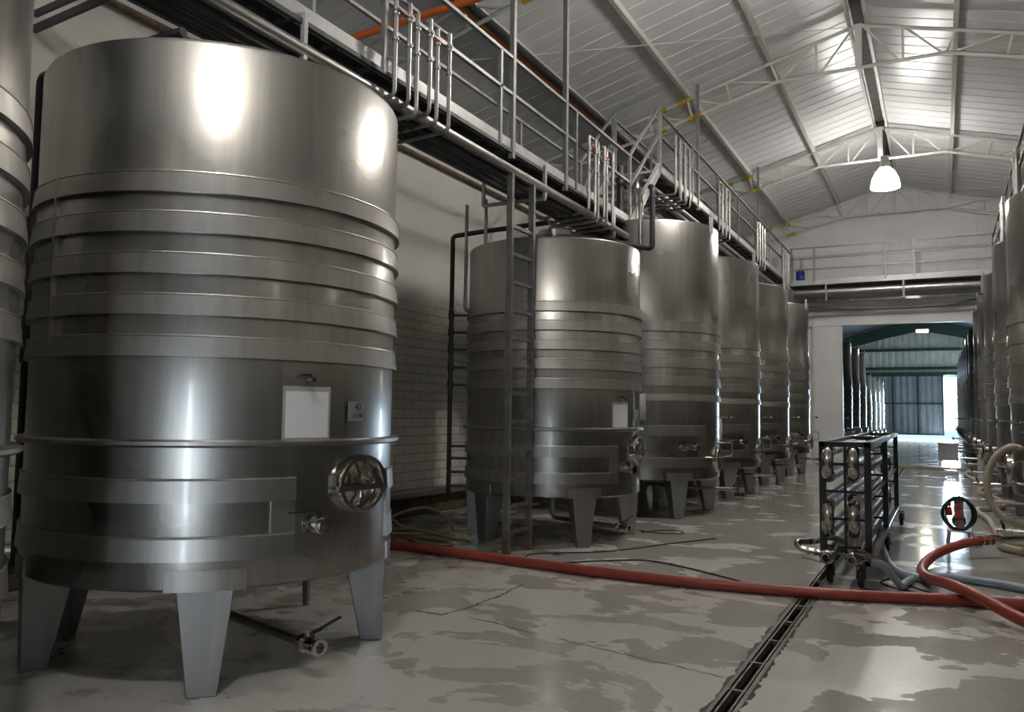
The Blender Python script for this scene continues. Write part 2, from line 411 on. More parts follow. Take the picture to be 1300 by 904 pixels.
# ------------------------------------------------------------------ trusses
def truss(y,lab):
    t=thing('roof_truss',lab,'truss',(XRG,y,0)); zt=ZR-.17; zb=8.2; kx=1.47; W=.07
    top=lambda x:(x,0,zt-SL*abs(x)); 
    def bot(x):
        a=abs(x); return (x,0,zb if a<=kx else zb-(a-kx)*.262)
    for s in (-1,1):
        E_=5.83 if s>0 else 9.3
        B().angle(top(0),top(s*E_),W,.012,flip=s).make('top_chord','truss',t,flat=True)
        B().angle(bot(s*kx),bot(s*E_),W,.012,flip=s).make('bottom_chord','truss',t,flat=True)
        for a,c in ((.08,.70),(.82,1.42),(2.45,1.52),(3.25,2.55),(4.1,3.35),(4.95,4.2),(5.7,5.05))+(((6.6,5.9),(7.5,6.75),(8.4,7.6)) if s<0 else ()):
            B().bar(top(s*a),bot(s*c),.035,.035,(0,1,0)).make('web_bar','truss',t,flat=True)
        for a,c in ((.76,.76),(1.62,1.47),(2.5,2.4),(3.3,3.2),(4.15,4.05),(5.0,4.9))+(((5.85,5.8),(6.7,6.65),(7.55,7.5)) if s<0 else ()):
            B().bar(top(s*a),bot(s*c),.04,.04,(0,1,0)).make('web_bar','truss',t,flat=True)
        for k,(f,a,c) in enumerate(((top,3.2,3.5),(top,3.75,4.0),(bot,3.0,3.3),(bot,3.75,4.0))):
            B().bar(f(s*a),f(s*c),W+.012,W+.012).make('yellow_tape','yellow',t,flat=True)
    B().angle(bot(-kx),bot(kx),W,.012).make('bottom_chord','truss',t,flat=True)
    B().box(-.06,.06,-.05,.05,zb,zt+.02).make('king_post','truss',t,flat=True)
for y,l in ((28.55,'cream lattice roof truss against the white gable partition'),(22.5,'cream lattice roof truss just above the glowing dome lamp'),
            (16.3,'large cream lattice roof truss across the top right, nearest one fully in view'),(10.1,'cream lattice truss end seen behind the near walkway railing'),
            (4.0,'cream lattice truss over the nearest big tank'),):
    truss(y,l)
def rod(a,c,lab):
    f=lambda x,y:(x,y,zroof(x)-.17)
    tag(B().tube([f(*a),f(*c)],.009,6).make('bracing_rod','truss'),lab,'rod')
rod((-6.9,11.4),(-1.3,16.3),'thin bracing rod under left roof slope before the large truss')
rod((-6.9,25.1),(-2.9,28.3),'thin bracing rod under left roof slope by the far gable')
rod((.1,28.3),(3.4,25.3),'thin bracing rod under right roof slope by the far gable')

# ------------------------------------------------------------------ lamps
def dome_lamp(x,y,z,lab):
    t=thing('dome_lamp',lab,'lamp',(x,y,z))
    B().lathe([(.34,0),(.335,.08),(.30,.24),(.22,.40),(.13,.50),(.125,.49),(.21,.39),(.29,.23),(.325,.08),(.33,0)],40,closedprof=True).make('lamp_shade','lamp',t)
    B().lathe([(0,.5),(.14,.5),(.14,.62),(.10,.70),(.10,.80),(0,.80)],24).make('ballast_housing','galv',t)
    B().tube([(0,0,.8),(0,0,zroof(x)-z-.0)],.012,8).make('suspension_rod','darkpipe',t)
    L=bpy.data.lights.new('lamp_bulb','POINT'); L.energy=250; L.shadow_soft_size=.16; L.color=(1,.94,.86)
    o=bpy.data.objects.new('lamp_bulb',L); COL.objects.link(o); o.parent=t; o.location=(0,0,-.02)
    return t
dl=dome_lamp(-1.12,22.0,7.32,'glowing dome lamp hanging from the ridge over the far end of the hall')
copy_tree(dl,loc=(-1.12,11,7.32),label='glowing dome lamp overhead, above the picture and the pipe trolley')
nl=copy_tree(dl,loc=(-1.12,0.1,7.32),label='glowing dome lamp hanging behind the viewpoint')
for c in nl.children:
    if c.type=='LIGHT': c.data=c.data.copy(); c.data.energy=130
t=thing('tube_lamp','yellowish box lamp glowing under the far hall roof','lamp',(-.83,50,6.28))
B().box(-.3,.3,-.1,.1,0,.14).make('diffuser','tube',t,bevel=.02); B().box(-.32,.32,-.12,.12,.14,.2).make('housing','galv',t)
B().tube([(0,0,.2),(0,0,zroof(-.83)-6.30)],.015,6).make('suspension_rod','darkpipe',t)
L=bpy.data.lights.new('lamp_bulb','POINT'); L.energy=160; L.shadow_soft_size=.2; L.color=(1,.93,.75)
o=bpy.data.objects.new('lamp_bulb',L); COL.objects.link(o); o.parent=t; o.location=(0,0,-.12)

# ------------------------------------------------------------------ tanks
def arcbox(b,r0,r1,z0,z1,a0,a1,n=40):
    return b.lathe([(r0,z0),(r1,z0),(r1,z1),(r0,z1)],n,R_(a0),R_(a1),closedprof=True)
def P(a,r,z): return (r*math.cos(R_(a)),r*math.sin(R_(a)),z)
def frame(a):   # local outward basis at angle a
    o=Vector((math.cos(R_(a)),math.sin(R_(a)),0)); return o,Vector((-o.y,o.x,0)),Vector((0,0,1))
def xf(b,a,r,z,vs,fs):
    o,s,u=frame(a); b.add([o*(r+v[0])+s*v[1]+u*(z+v[2]) for v in vs],fs)
def local(bb,a,r,z):    # turn a builder made in (out,side,up) coords into tank coords
    o,s,u=frame(a); n=B(); n.v=[tuple(o*(r+v[0])+s*v[1]+u*(z+v[2])) for v in bb.v]; n.f=bb.f; return n
def valve(parent,a,r,z,ln=.16,rad=.033,handle=1,name='outlet_valve',tilt=0):
    bb=B(); bb.lathe([(0,-.02),(rad*1.5,-.02),(rad*1.5,.01),(rad*.9,.01),(rad*.9,ln*.3),(rad*1.35,ln*.33),(rad*1.35,ln*.72),(rad*.95,ln*.75),(rad*.95,ln*.88),(rad*1.45,ln*.9),(rad*1.45,ln),(rad*.85,ln),(rad*.85,ln*.6),(0,ln*.6)],20,axis='x')
    v=local(bb,a,r,z).make(name,'polish',parent)
    h=B().lathe([(0,0),(rad*.45,0),(rad*.45,rad*2.2),(0,rad*2.2)],10,c=(ln*.5,0,0)); h.bar((ln*.5,0,rad*2.1),(ln*.5,-handle*.06,rad*2.4),.03,.012); h.bar((ln*.5,-handle*.05,rad*2.4),(ln*.5,-handle*.20,rad*2.3+tilt),.024,.009)
    local(h,a,r,z).make('handle','rubber',v)
    return v
def manway(parent,a,r,z,ry=.235,rz=.175):
    n=40; b=B(); 
    def el(f,x): return [(x,ry*f*math.cos(2*PI*i/n),rz*f*math.sin(2*PI*i/n)) for i in range(n)]
    rings=[el(1.03,-.10),el(1.03,.02),el(1.0,.035),el(.86,.035),el(.84,.02),el(.84,-.06)]
    vs=[p for q in rings for p in q]; fs=[]
    for k in range(len(rings)-1):
        for i in range(n): fs.append((k*n+i,k*n+(i+1)%n,(k+1)*n+(i+1)%n,(k+1)*n+i))
    b.add(vs,fs); m=local(b,a,r,z).make('manway','polish',parent)
    d=B(); q=[el(.83,-.03),el(.80,-.02),el(.45,-.005),el(.1,.0)]; vs=[p for t in q for p in t]+[(0,0,0)]; fs=[]
    for k in range(3):
        for i in range(n): fs.append((k*n+i,k*n+(i+1)%n,(k+1)*n+(i+1)%n,(k+1)*n+i))
    fs+= [(3*n+i,3*n+(i+1)%n,4*n) for i in range(n)]
    d.add(vs,fs); local(d,a,r,z).make('door','polish',m)
    c=B(); c.bar((.03,-ry*1.1,-.02),(.045,ry*.75,-.02),.035,.03,(1,0,0)); c.bar((.03,-ry*1.12,.03),(-.03,-ry*1.12,.03),.02,.06); c.bar((.03,-ry*1.12,-.03),(-.03,-ry*1.12,-.03),.02,.02)
    local(c,a,r,z).make('latch_bar','polish',m)
    c=B(); c.bar((.02,-.0,.0),(.03,.03,rz*.95),.03,.012,(1,0,0)); c.bar((.02,0,-.02),(.03,-.02,-rz*.95),.03,.012,(1,0,0))
    c.lathe([(0,0),(.028,0),(.028,.02),(.012,.02),(.012,.07),(0,.07)],14,c=(.0,.06,.02),axis='x'); c.lathe([(0,0),(.02,0),(.02,.05),(0,.05)],12,c=(.0,-.09,.03),axis='x')
    c.tube([(.03+.0,-.05+.06*math.cos(t),-.07+.06*math.sin(t)) for t in [PI*i/9 for i in range(10)]],.007,8)
    local(c,a,r,z).make('wing_screw','polish',m)
    return m
BA=[2.94,2.71,2.475,2.24,2.005]
def text_on(parent,s,a,r,z,size,name='lettering',mat='ink',side=0):
    c=bpy.data.curves.new(name,'FONT'); c.body=s; c.size=size; c.align_x='CENTER'; c.align_y='CENTER'; c.extrude=.0008
    o=bpy.data.objects.new(name,c); dg=None
    COL.objects.link(o); bpy.context.view_layer.update(); me=bpy.data.meshes.new_from_object(o.evaluated_get(bpy.context.evaluated_depsgraph_get()))
    COL.objects.unlink(o); bpy.data.objects.remove(o)
    u,sd,up=frame(a); mt=Matrix((( sd.x,0,u.x,0),(sd.y,0,u.y,0),(0,1,0,0),(0,0,0,1)))
    me.transform(mt); me.transform(Matrix.Translation(u*r+sd*side+up*z)); me.materials.clear(); me.materials.append(M[mat])
    k=bpy.data.objects.new(name,me); COL.objects.link(k); k.parent=parent; return k
def tank(kind,rad,top,label,loc,rz=0,group=None):
    t=thing('wine_tank',label,'tank',loc,rz,group); zb=.60; R=rad
    # shell: dished bottom, plain wall, rolled rim, shallow cone roof
    b=B().lathe([(0,.50),(R*.55,.53),(R*.93,.57),(R-.015,.585),(R,.60),(R,top-.03),(R-.012,top-.005),(R-.03,top),(R*.6,top+.13),(.22,top+.2),(.22,top+.3),(0,top+.31)],96)
    sh=b.make('shell','steel',t)
    if kind=='small':
        bands=[(z-.12,z) for z in BA]; lows=[(1.07,1.20),(.75,.88)]; ringz=1.40
    else:
        bands=[(2.87,3.03),(2.59,2.74),(2.31,2.46),(2.03,2.17),(1.80,1.90)]; lows=[(1.26,1.42),(.78,.93)]; ringz=None
    for z0,z1 in bands:
        b=B().lathe([(R-.005,z0),(R+.030,z0),(R+.017,z1-.008),(R+.021,z1-.004),(R+.019,z1+.003),(R-.005,z1+.006)],96); b.make('jacket_band','band',t)
    # vertical joint strip of the jacket
    b=B(); arcbox(b,R,R+.03,bands[-1][0],bands[0][1],-96,-95.2,2); b.make('jacket_seam','band',t)
    if ringz:
        B().lathe([(R-.005,ringz-.02),(R+.035,ringz-.022),(R+.055,ringz-.01),(R+.055,ringz+.01),(R+.035,ringz+.022),(R-.005,ringz+.02)],96).make('stiffening_ring','band',t)
    a0,a1=-338,-21.5
    for z0,z1 in lows:
        b=B().lathe([(R-.005,z0),(R+.025,z0),(R+.015,z1-.008),(R+.019,z1-.004),(R+.017,z1+.003),(R-.005,z1+.006)],96,R_(a0),R_(a1),closedprof=True); b.make('jacket_band','band',t)
    z0=lows[1][1]; z1=lows[0][0]
    for e0,e1 in ((-28.5,-21.5),(-338,-331)):
        b=B(); arcbox(b,R-.005,R+.016,z0,z1,e0,e1,6); b.make('jacket_end','band',t)
    # legs, folded tapering plates under the shell edge
    for i,a in enumerate((-117,-45,36,99,206)):
        w0,w1=.155,.080; d0,d1=.30,.15; zt=.60
        if i==3: w0,w1,d0,d1=.045,.025,.07,.035
        vs=[(-.015,-w0,zt),(-.015,w0,zt),(-d0,w0*.82,zt),(-d0,-w0*.82,zt),(-.03,-w1,0),(-.03,w1,0),(-.03-d1,w1*.8,0),(-.03-d1,-w1*.8,0)]
        b=B(); o,s_,u=frame(a); b.add([o*(R+v[0])+s_*v[1]+u*v[2] for v in vs],[(0,1,2,3),(7,6,5,4),(0,4,5,1),(1,5,6,2),(2,6,7,3),(3,7,4,0)])
        b.make('leg','legst',t,bevel=.006)
        if i in (0,1,2):
            b=B(); arcbox(b,R-.005,R+.014,.585,.70,a-10.5,a+10.5,10); b.make('leg_pad','band',t)
    if kind=='small':
        manway(t,1.5,R+.03,1.14); valve(t,-16.5,R,.925,.19,.036)
        # bottom drain with its own ball valve
        d=B().tube(bend([(0,0,.52),(0,0,.22),P(-14,R*.93,.20)],.1),.03,14).make('drain_pipe','pipe',t)
        valve(t,-14,R*.92,.20,.16,.036,-1,'drain_valve',.05)
        # sample tap and document sheet
        valve(t,-18.5,R,1.775,.07,.012,.3,'sample_tap')
        b=B(); arcbox(b,R+.001,R+.004,1.42,1.735,-26,-10.6,8); b.make('sheet_holder','greyplastic',t)
        b=B(); arcbox(b,R+.004,R+.006,1.432,1.705,-25.2,-11.4,8); b.make('paper_sheet','paper',t)
        b=B(); b.add([tuple(v) for v in []],[]); 
        pl=B().box(.012,.018,-.088,.088,-.062,.062); pl.box(-.01,.012,-.02,.02,-.02,.02); pl=local(pl,0.2,R,1.59).make('number_plate','plate',t)
        if '40' in label or loc[1]<5 and loc[1]>3:
            text_on(pl,'40',0.2,R+.0185,1.617,.062); text_on(pl,'12.500',0.2,R+.0185,1.562,.036)
    else:
        manway(t,-3,R+.03,.90,.17,.20)
        # looped manway handle
        b=B().tube(bend([P(-22,R,.93),P(-20,R+.17,.93),P(-19,R+.17,1.16),P(2,R+.22,1.16),P(3,R+.22,.95),P(3,R+.06,.93)],.05),.014,10); b.make('swing_arm','polish',t)
        for aa in (-45,-36):
            valve(t,aa,R,1.09,.19,.036,1.2)
        valve(t,-30,R,1.10,.10,.016,.4)
        d=B().tube(bend([(0,0,.52),(0,0,.44),P(-8,R+.30,.44)],.06),.028,14).make('drain_pipe','polish',t)
        valve(t,-8,R+.26,.44,.12,.03,-1,'drain_valve',.05)
        b=B().tube([P(2,R,1.56),P(2,R+.24,1.56)],.012,10); b.lathe([(.012,-.03),(.022,-.03),(.022,.03),(.012,.03)],10,c=P(2,R+.18,1.56)); b.make('sample_tap','polish',t)
        o,s_,u=frame(-58)
        b=B(); n=8
        for k in range(n):
            za,zc=1.52-.40*k/n,1.52-.40*(k+1)/n; oa=.02+.05*math.sin(k/n*PI*.9); oc=.02+.05*math.sin((k+1)/n*PI*.9)
            vs=[o*(R+x)+s_*y+u*z for x,y,z in ((oa,-.08,za),(oa,.08,za),(oc,.08,zc),(oc,-.08,zc),(oa+.002,-.08,za),(oa+.002,.08,za),(oc+.002,.08,zc),(oc+.002,-.08,zc))]
            b.add(vs,[(0,1,2,3),(7,6,5,4),(0,4,5,1),(2,6,7,3),(1,5,6,2),(0,3,7,4)])
        b.make('document_sheet','printed',t)
        o,s_,u=frame(-12); b=B(); b.add([o*(R+x)+s_*y+u*z for x,y,z in ((.0,-.06,top-.12),(.0,.06,top-.12),(.0,.07,top+.14),(.0,-.07,top+.14),(.012,-.06,top-.12),(.012,.06,top-.12),(.012,.07,top+.14),(.012,-.07,top+.14))],[(0,1,2,3),(7,6,5,4),(0,4,5,1),(1,5,6,2),(2,6,7,3),(3,7,4,0)]); b.make('lifting_lug','fascia',t,bevel=.003)
    return t
T1=tank('small',1.177,3.73,'large near steel tank wearing a blank white sheet and a plate reading 40',(-4.46,4.09,0))
T0=copy_tree(T1,loc=(-4.46,1.27,0),label='steel tank cut off by the left edge of the picture')
T2=tank('small',1.14,3.73,'banded steel tank standing right behind the tall ladder',(-4.57,9.83,0))
LT=tank('tall',1.22,4.62,'tall steel tank just beyond the walkway stair, second from the ladder',(-4.4,13.08,0))
copy_tree(LT,loc=(-4.4,16.45,0),label='second tall steel tank beyond the walkway stair, its sheet at the left edge')
copy_tree(LT,loc=(-4.4,19.95,0),label='tall steel tank in the left row, last but one before the white partition')
copy_tree(LT,loc=(-4.4,23.4,0),label='tall steel tank in the left row standing next to the white partition')
for y,l in ((9.7,'steel tank at the extreme right edge, its top corner nearest the viewer'),(13.1,'tall steel tank at the right edge behind the beige hose loop'),
            (16.5,'tall steel tank in the right row, second clear of the picture edge'),(19.9,'tall steel tank in the right row, third clear of the picture edge'),
            (23.3,'slim looking steel tank in the right row, last but one before the doorway'),(26.6,'steel tank in the right row hard against the door post')):
    copy_tree(LT,loc=(2.07,y,0),rz=PI,label=l)
for y,l in ((6.3,'added steel tank in the right row just outside the right picture edge'),(2.9,'added steel tank in the right row level with the near tank, outside the picture'),(-.5,'added unseen steel tank in the right row beside the viewpoint'),(-3.9,'added unseen steel tank in the right row behind the viewpoint')):
    copy_tree(LT,loc=(2.35,y,0),rz=PI,label=l)  # out of view, added so the near tanks reflect dark metal
copy_tree(T1,loc=(-4.46,-1.9,0),label='added unseen steel tank in the left row behind the viewpoint')  # unseen too, added to darken reflections in the near steel
for c in LT.children:
    if c.name.startswith('document_sheet'): c.rotation_euler[2]=R_(-16); c.location[2]=.38
# only the large near tank carries the lettered plate
for o in list(bpy.data.objects):
    if o.name.startswith('lettering'):
        q=o
        while q.parent: q=q.parent
        if q is not T1: bpy.data.objects.remove(o)
ordn=['first','second','third','fourth','fifth','sixth','seventh','eighth']
for i in range(8):
    o=copy_tree(LT,loc=(-4.4,32+i*3.5,0),label=f'dark steel tank in the far hall left row, {ordn[i]} from the doorway',group='left row of tanks in the far hall')
    if i>3: o.scale=(1,1,.8)
for i in range(7):
    copy_tree(LT,loc=(2.07,31.8+i*3.5,0),rz=PI,label=f'shadowed steel tank in the far hall right row, {ordn[i]} from the doorway',group='right row of tanks in the far hall')

# water manifolds behind the two near tanks
def manifold(loc,lab,R,top=3.95):
    t=thing('jacket_manifold',lab,'pipe',(loc[0]-1.20,loc[1]-.665,0))
    B().tube(bend([(0,0,.5),(0,0,top),(.42,.0,top+.02)],.06),.032,12).make('standpipe','darkpipe',t)
    B().tube([(.42,0,top+.02),(1.4,.05,top+.06)],.032,12).make('cross_pipe','darkpipe',t)
    for i,z in enumerate([2.88,2.65,2.42,2.18,1.95,1.14,.98,.80,.62]):
        b=B().tube([(0,0,z),(.30,.16,z)],.018,8)
        br=b.make('branch_pipe','darkpipe',t)
        if i<5: B().lathe([(.03,-.05),(.042,-.05),(.042,.05),(.03,.05)],12,closedprof=True,c=(0,0,z)).make('coupling','darkpipe',t)
manifold((-4.46,4.09),'dark upright water pipe with short branches at the left flank of the near tank',1.17)
manifold((-4.57,9.83),'dark upright water pipe with short branches left of the ladder tank',1.14)
# galvanised vent pipe loop over the near tank
tag(B().tube(bend([(-5.6,4.3,3.7),(-5.6,4.3,4.55),(-5.6,5.6,4.55)],.12),.035,12).make('vent_pipe','galv'),'short galvanised pipe bend above the back rim of the near tank','pipe')
tag(B().tube(bend([(-4.95,3.75,3.86),(-4.8,4.2,4.12),(-4.55,5.2,4.22)],.15),.04,12).make('filling_pipe','darkpipe'),'dark bent pipe rising from the back rim of the near tank','pipe')
# slim feed pipes left of the ladder
for x,y,z0,l in ((-5.55,9.15,2.93,'slim upright pipe further left of the ladder, in front of tank edge'),(-5.18,9.02,2.93,'slim upright pipe closer to the ladder, in front of banded tank')):
    tag(B().tube(bend([(x,y,4.35),(x,y,z0),(x+.10,y+.22,z0)],.05),.024,10).make('feed_pipe','pipe'),l,'pipe')

# ------------------------------------------------------------------ walkways
def rails(t,pa,pb,n,z0,hs,sx,post=.045):
    pa=Vector(pa); pb=Vector(pb)
    for i in range(n):
        p=pa.lerp(pb,i/(n-1)); B().box(p.x-post/2,p.x+post/2,p.y-post/2,p.y+post/2,z0-.12,z0+hs[-1]).make('post','rail',t,flat=True)
    for h in hs: B().bar((pa.x,pa.y,z0+h),(pb.x,pb.y,z0+h),.045,.035).make('hand_rail','rail',t,flat=True)
def walkway(name,lab,xo,xi,y0,y1,z,fas,sx,nout):
    t=thing(name,lab,'walkway',(0,0,0))
    xa,xb=min(xo,xi),max(xo,xi)
    b=B(); b.box(xa,xb,y0,y1,z+.02,z+.045)
    for k in range(int((y1-y0)/.5)): b.box(xa,xb,y0+k*.5,y0+k*.5+.04,z-.02,z+.02)
    for k in range(5): x=xa+(xb-xa)*k/4; b.box(x-.02,x+.02,y0,y1,z-.02,z+.02)
    b.make('deck','grating',t,flat=True)
    for x in (xo,xi):
        s=1 if x==xb else -1; b=B(); b.box(x-.006,x+.006,y0,y1,z-.01,z+fas); b.box(min(x,x-s*.05),max(x,x-s*.05),y0,y1,z-.01,z+.0); b.box(min(x,x-s*.05),max(x,x-s*.05),y0,y1,z+fas-.01,z+fas)
        b.make('edge_channel','fascia',t,flat=True)
    rails(t,(xo,y0+.1,0),(xo,y1-.02,0),nout,z+.12,[.55,.98],sx)
    rails(t,(xi,y0+.1,0),(xi,y1-.02,0),nout,z+.12,[.55,.98],sx)
    return t
W1=walkway('catwalk','lower steel catwalk passing over the near tank up to the stair',-4.3,-5.15,-3.0,12.05,4.58,.135,1,8)
W2=walkway('catwalk','upper steel catwalk over the left row of tall tanks',-4.3,-5.15,13.55,28.2,5.83,.145,1,8)
W3=walkway('catwalk','steel catwalk above the right row of tanks',1.45,2.3,7.0,27.5,5.83,.145,-1,10)
# roof hangers
for y,l in ((8.06,'tall square post rising from the lower catwalk nearer the ladder'),(9.55,'tall square post rising from the lower catwalk beyond the ladder')):
    tag(B().box(-4.33,-4.27,y-.03,y+.03,4.5,zroof(-4.3)).make('hanger_post','rail',flat=True),l,'post')
for y,l in ((16.15,'tall post rising from upper catwalk to the large truss'),(22.4,'tall post rising from upper catwalk to the truss by the lamp')):
    tag(B().box(-4.33,-4.27,y-.03,y+.03,5.75,zroof(-4.3)-.9 if False else zroof(-4.3)).make('hanger_post','rail',flat=True),l,'post')
# stair between the two levels
t=thing('catwalk_stair','short steel stair climbing from the lower to the upper catwalk','stair',(-4.3,12.05,4.6))
for x in (0,-.85):
    b=B().bar((x,0,.0),(x,1.5,1.30),.02,.20,(0,0,1)); b.bar((x,0,.10),(x,1.5,1.40),.07,.012); b.bar((x,0,-.10),(x,1.5,1.2),.07,.012); b.make('stringer','fascia',t,flat=True)
for k in range(6):
    f=(k+.5)/6; B().box(-.85,0,1.5*f-.10,1.5*f+.12,1.3*f-.02,1.3*f+.02).make('step','fascia',t,flat=True)
for x in (0,-.85):
    B().box(x-.025,x+.025,-.03,.02,-.05,1.12).make('post','rail',t,flat=True); B().box(x-.025,x+.025,1.48,1.53,1.2,2.42).make('post','rail',t,flat=True)
    B().bar((x,0,1.10),(x,1.5,2.40),.045,.035).make('hand_rail','rail',t,flat=True); B().bar((x,0,.6),(x,1.5,1.9),.045,.035).make('hand_rail','rail',t,flat=True)
# cross gallery on the partition
t=thing('cross_gallery','steel gallery with railing and duct crossing above the wide doorway','walkway',(0,0,0))
B().box(-4.3,1.7,27.6,28.9,5.90,5.94).make('deck','grating',t,flat=True)
B().box(-4.3,1.7,27.58,27.6,5.83,6.0).make('edge_channel','fascia',t,flat=True)
B().box(-4.3,1.7,27.75,27.85,5.26,5.34).make('lower_beam','black',t,flat=True)
B().box(-4.3,1.7,27.65,28.9,5.80,5.83).make('soffit','void',t,flat=True)
for x in (-3.2,-.95,1.15): B().box(x-.03,x+.03,27.6,27.66,5.3,5.85).make('drop_bracket','rail',t,flat=True)
for x in (-4.25,-3.55,-1.45,-.65,1.6): B().box(x-.03,x+.03,27.57,27.62,5.9,7.05).make('post','rail',t,flat=True)
for z in (6.35,6.7,7.05): B().bar((-4.3,27.6,z),(1.7,27.6,z),.04,.04).make('hand_rail','rail',t,flat=True)
b=B().tube([(-4.2,27.75,5.60),(1.5,27.75,5.60)],.14,20); b.make('duct','pipe',t)
t2=thing('blue_drum','small blue plastic drum standing at the left end of the cross gallery','drum',(-4.05,28.1,5.94))
B().lathe([(0,0),(.13,0),(.14,.02),(.14,.16),(.148,.18),(.14,.2),(.14,.30),(.148,.32),(.14,.34),(.14,.42),(.12,.45),(0,.45)],24).make('body','bluedrum',t2)
B().lathe([(0,0),(.035,0),(.035,.03),(0,.03)],12,c=(.06,0,.45)).make('bung','bluedrum',t2)
# supply pipes slung below the walkways
def longpipe(x,y0,y1,z,r,mat,lab,end=None):
    pts=[(x,y0,z),(x,y1,z)]
    if end: pts+=end
    tag(B().tube(bend(pts,.12),r,16).make('supply_pipe',mat),lab,'pipe')
longpipe(-4.29,-3,12.35,4.36,.055,'pipe','outermost bright supply pipe slung under the lower catwalk, turning up by the stair',[(-4.29,12.35,5.35),(-4.6,12.9,5.6)])
longpipe(-4.42,-3,11.95,4.33,.055,'darkpipe','second supply pipe from the aisle under the lower catwalk',[(-4.42,11.95,5.5)])
longpipe(-4.54,-3,11.6,4.33,.055,'darkpipe','third supply pipe from the aisle under the lower catwalk')
longpipe(-4.66,-3,11.6,4.33,.055,'darkpipe','fourth supply pipe from the aisle under the lower catwalk')
longpipe(-4.78,-3,11.6,4.38,.05,'darkpipe','innermost supply pipe under the lower catwalk, nearest the brick wall')
longpipe(-4.45,12.9,28,5.60,.05,'pipe','outermost supply pipe under the upper catwalk')
longpipe(-4.62,12.9,28,5.60,.05,'pipe','second supply pipe from the aisle under the upper catwalk')
longpipe(-4.80,12.9,28,5.60,.05,'darkpipe','third supply pipe from the aisle under the upper catwalk')
longpipe(2.0,7,28,5.60,.05,'pipe','supply pipe under the right catwalk')
for y,l in ((4.6,'angle bracket carrying the supply pipes beside the near tank'),(8.9,'angle bracket carrying the supply pipes by the ladder top'),(11.3,'angle bracket carrying supply pipes before the stair')):
    t=thing('pipe_bracket',l,'bracket',(-4.3,y,4.2))
    B().angle((-.85,0,0.03),(.04,0,0.03),.05,.008).make('cross_arm','galv',t,flat=True)
    for x in (.02,-.85): B().box(x-.02,x+.02,-.02,.02,.03,.45).make('hanger','fascia',t,flat=True)
tag(B().tube(bend([(-4.7,10.9,4.30),(-4.5,11.3,4.22),(-3.78,11.6,4.06),(-3.78,11.6,5.0),(-4.15,12.75,5.36),(-4.5,13.4,5.55)],.08),.04,14).make('bypass_pipe','darkpipe'),'bluish dark pipe dipping beside the stair foot and rising past the tall tank','pipe')
tag(B().tube(bend([(-4.8,10.9,4.26),(-4.6,11.4,4.18),(-3.97,11.62,4.03),(-3.97,11.62,4.8),(-4.35,12.6,5.36),(-4.6,13.4,5.50)],.08),.035,14).make('bypass_pipe','pipe'),'bare steel pipe dipping under the stair foot, left of the bluish one','pipe')
# riser sets outside the railing
def risers(y0,z0,z1,lab,n=6,x=-4.14,xin=-4.9,sgn=1,dy=.165):
    t=thing('riser_set',lab,'pipes',(x,y0,0))
    for i in range(n):
        y=i*dy; dx=.03*(i%2); zt=z1-.0; zb=z0-.03*(i%3)
        b=B().tube(bend([(sgn*(xin-x) if False else (xin-x),y+.05,zb-.02),(dx,y,zb),(dx,y,zt)],.05),.021,10); p=b.make('riser','pipe' if i%2 else 'galv',t)
        for zz in (.25,.33,.80):
            c=B(); c.lathe([(.02,-.012),(.033,-.012),(.033,.012),(.02,.012)],12,closedprof=True,c=(dx,y,z0+(z1-z0)*(1-zz*.55)))
            c.make('clamp','galv',p)
    for a in (0,3):
        if a+2<n:
            b=B().tube(bend([(0,a*dy,z1-.03),(0,a*dy,z1),(0,(a+2)*dy,z1),(0,(a+2)*dy,z1-.03)],.04),.021,10); b.make('header','galv',t)
            B().bar((.03,a*dy,z1-.12),(.03,(a+1.4)*dy,z1-.14),.014,.014).make('red_handle','redplastic',t,flat=True)
    return t
risers(5.58,4.33,5.22,'upright thin steel riser pipes beside the near tank, largest set')
risers(9.98,4.31,5.34,'upright thin steel riser pipes between the ladder and the stair')
risers(14.05,5.55,6.62,'upright thin steel riser pipes just beyond the stair head')
risers(17.3,5.55,6.62,'upright thin riser pipes on the upper catwalk above the second tall tank')
risers(21.4,5.55,6.62,'upright thin riser pipes on the upper catwalk above the third tall tank')
risers(25.3,5.55,6.62,'upright thin riser pipes at the far end of the upper catwalk')
for y,l in ((17.4,'thin riser pipes on the right catwalk seen beside the nearest right tank'),(21.2,'thin riser pipes farther along the right catwalk')):
    risers(y,5.55,6.62,l,x=1.33,xin=2.0)
# ladder
t=thing('steel_ladder','tall dark steel ladder with rusty lower rungs in front of banded tank','ladder',(-4.29,8.03,0))
for y in (0,.55):
    b=B(); b.box(-.035,.035,y-.025,y+.025,.28,4.32); b.make('stile','ladder',t,flat=True)
    b=B(); b.box(-.036,.036,y-.026,y+.026,0,.28); b.make('stile_foot','rust',t,flat=True)
for k,z in enumerate((.25,.54,.84,1.17,1.49,1.81,2.12,2.44,2.75,3.08,3.4,3.72)):
    B().box(-.02,.02,.02,.53,z-.02,z+.02).make('rung','rust' if k<3 else 'ladder',t,flat=True)
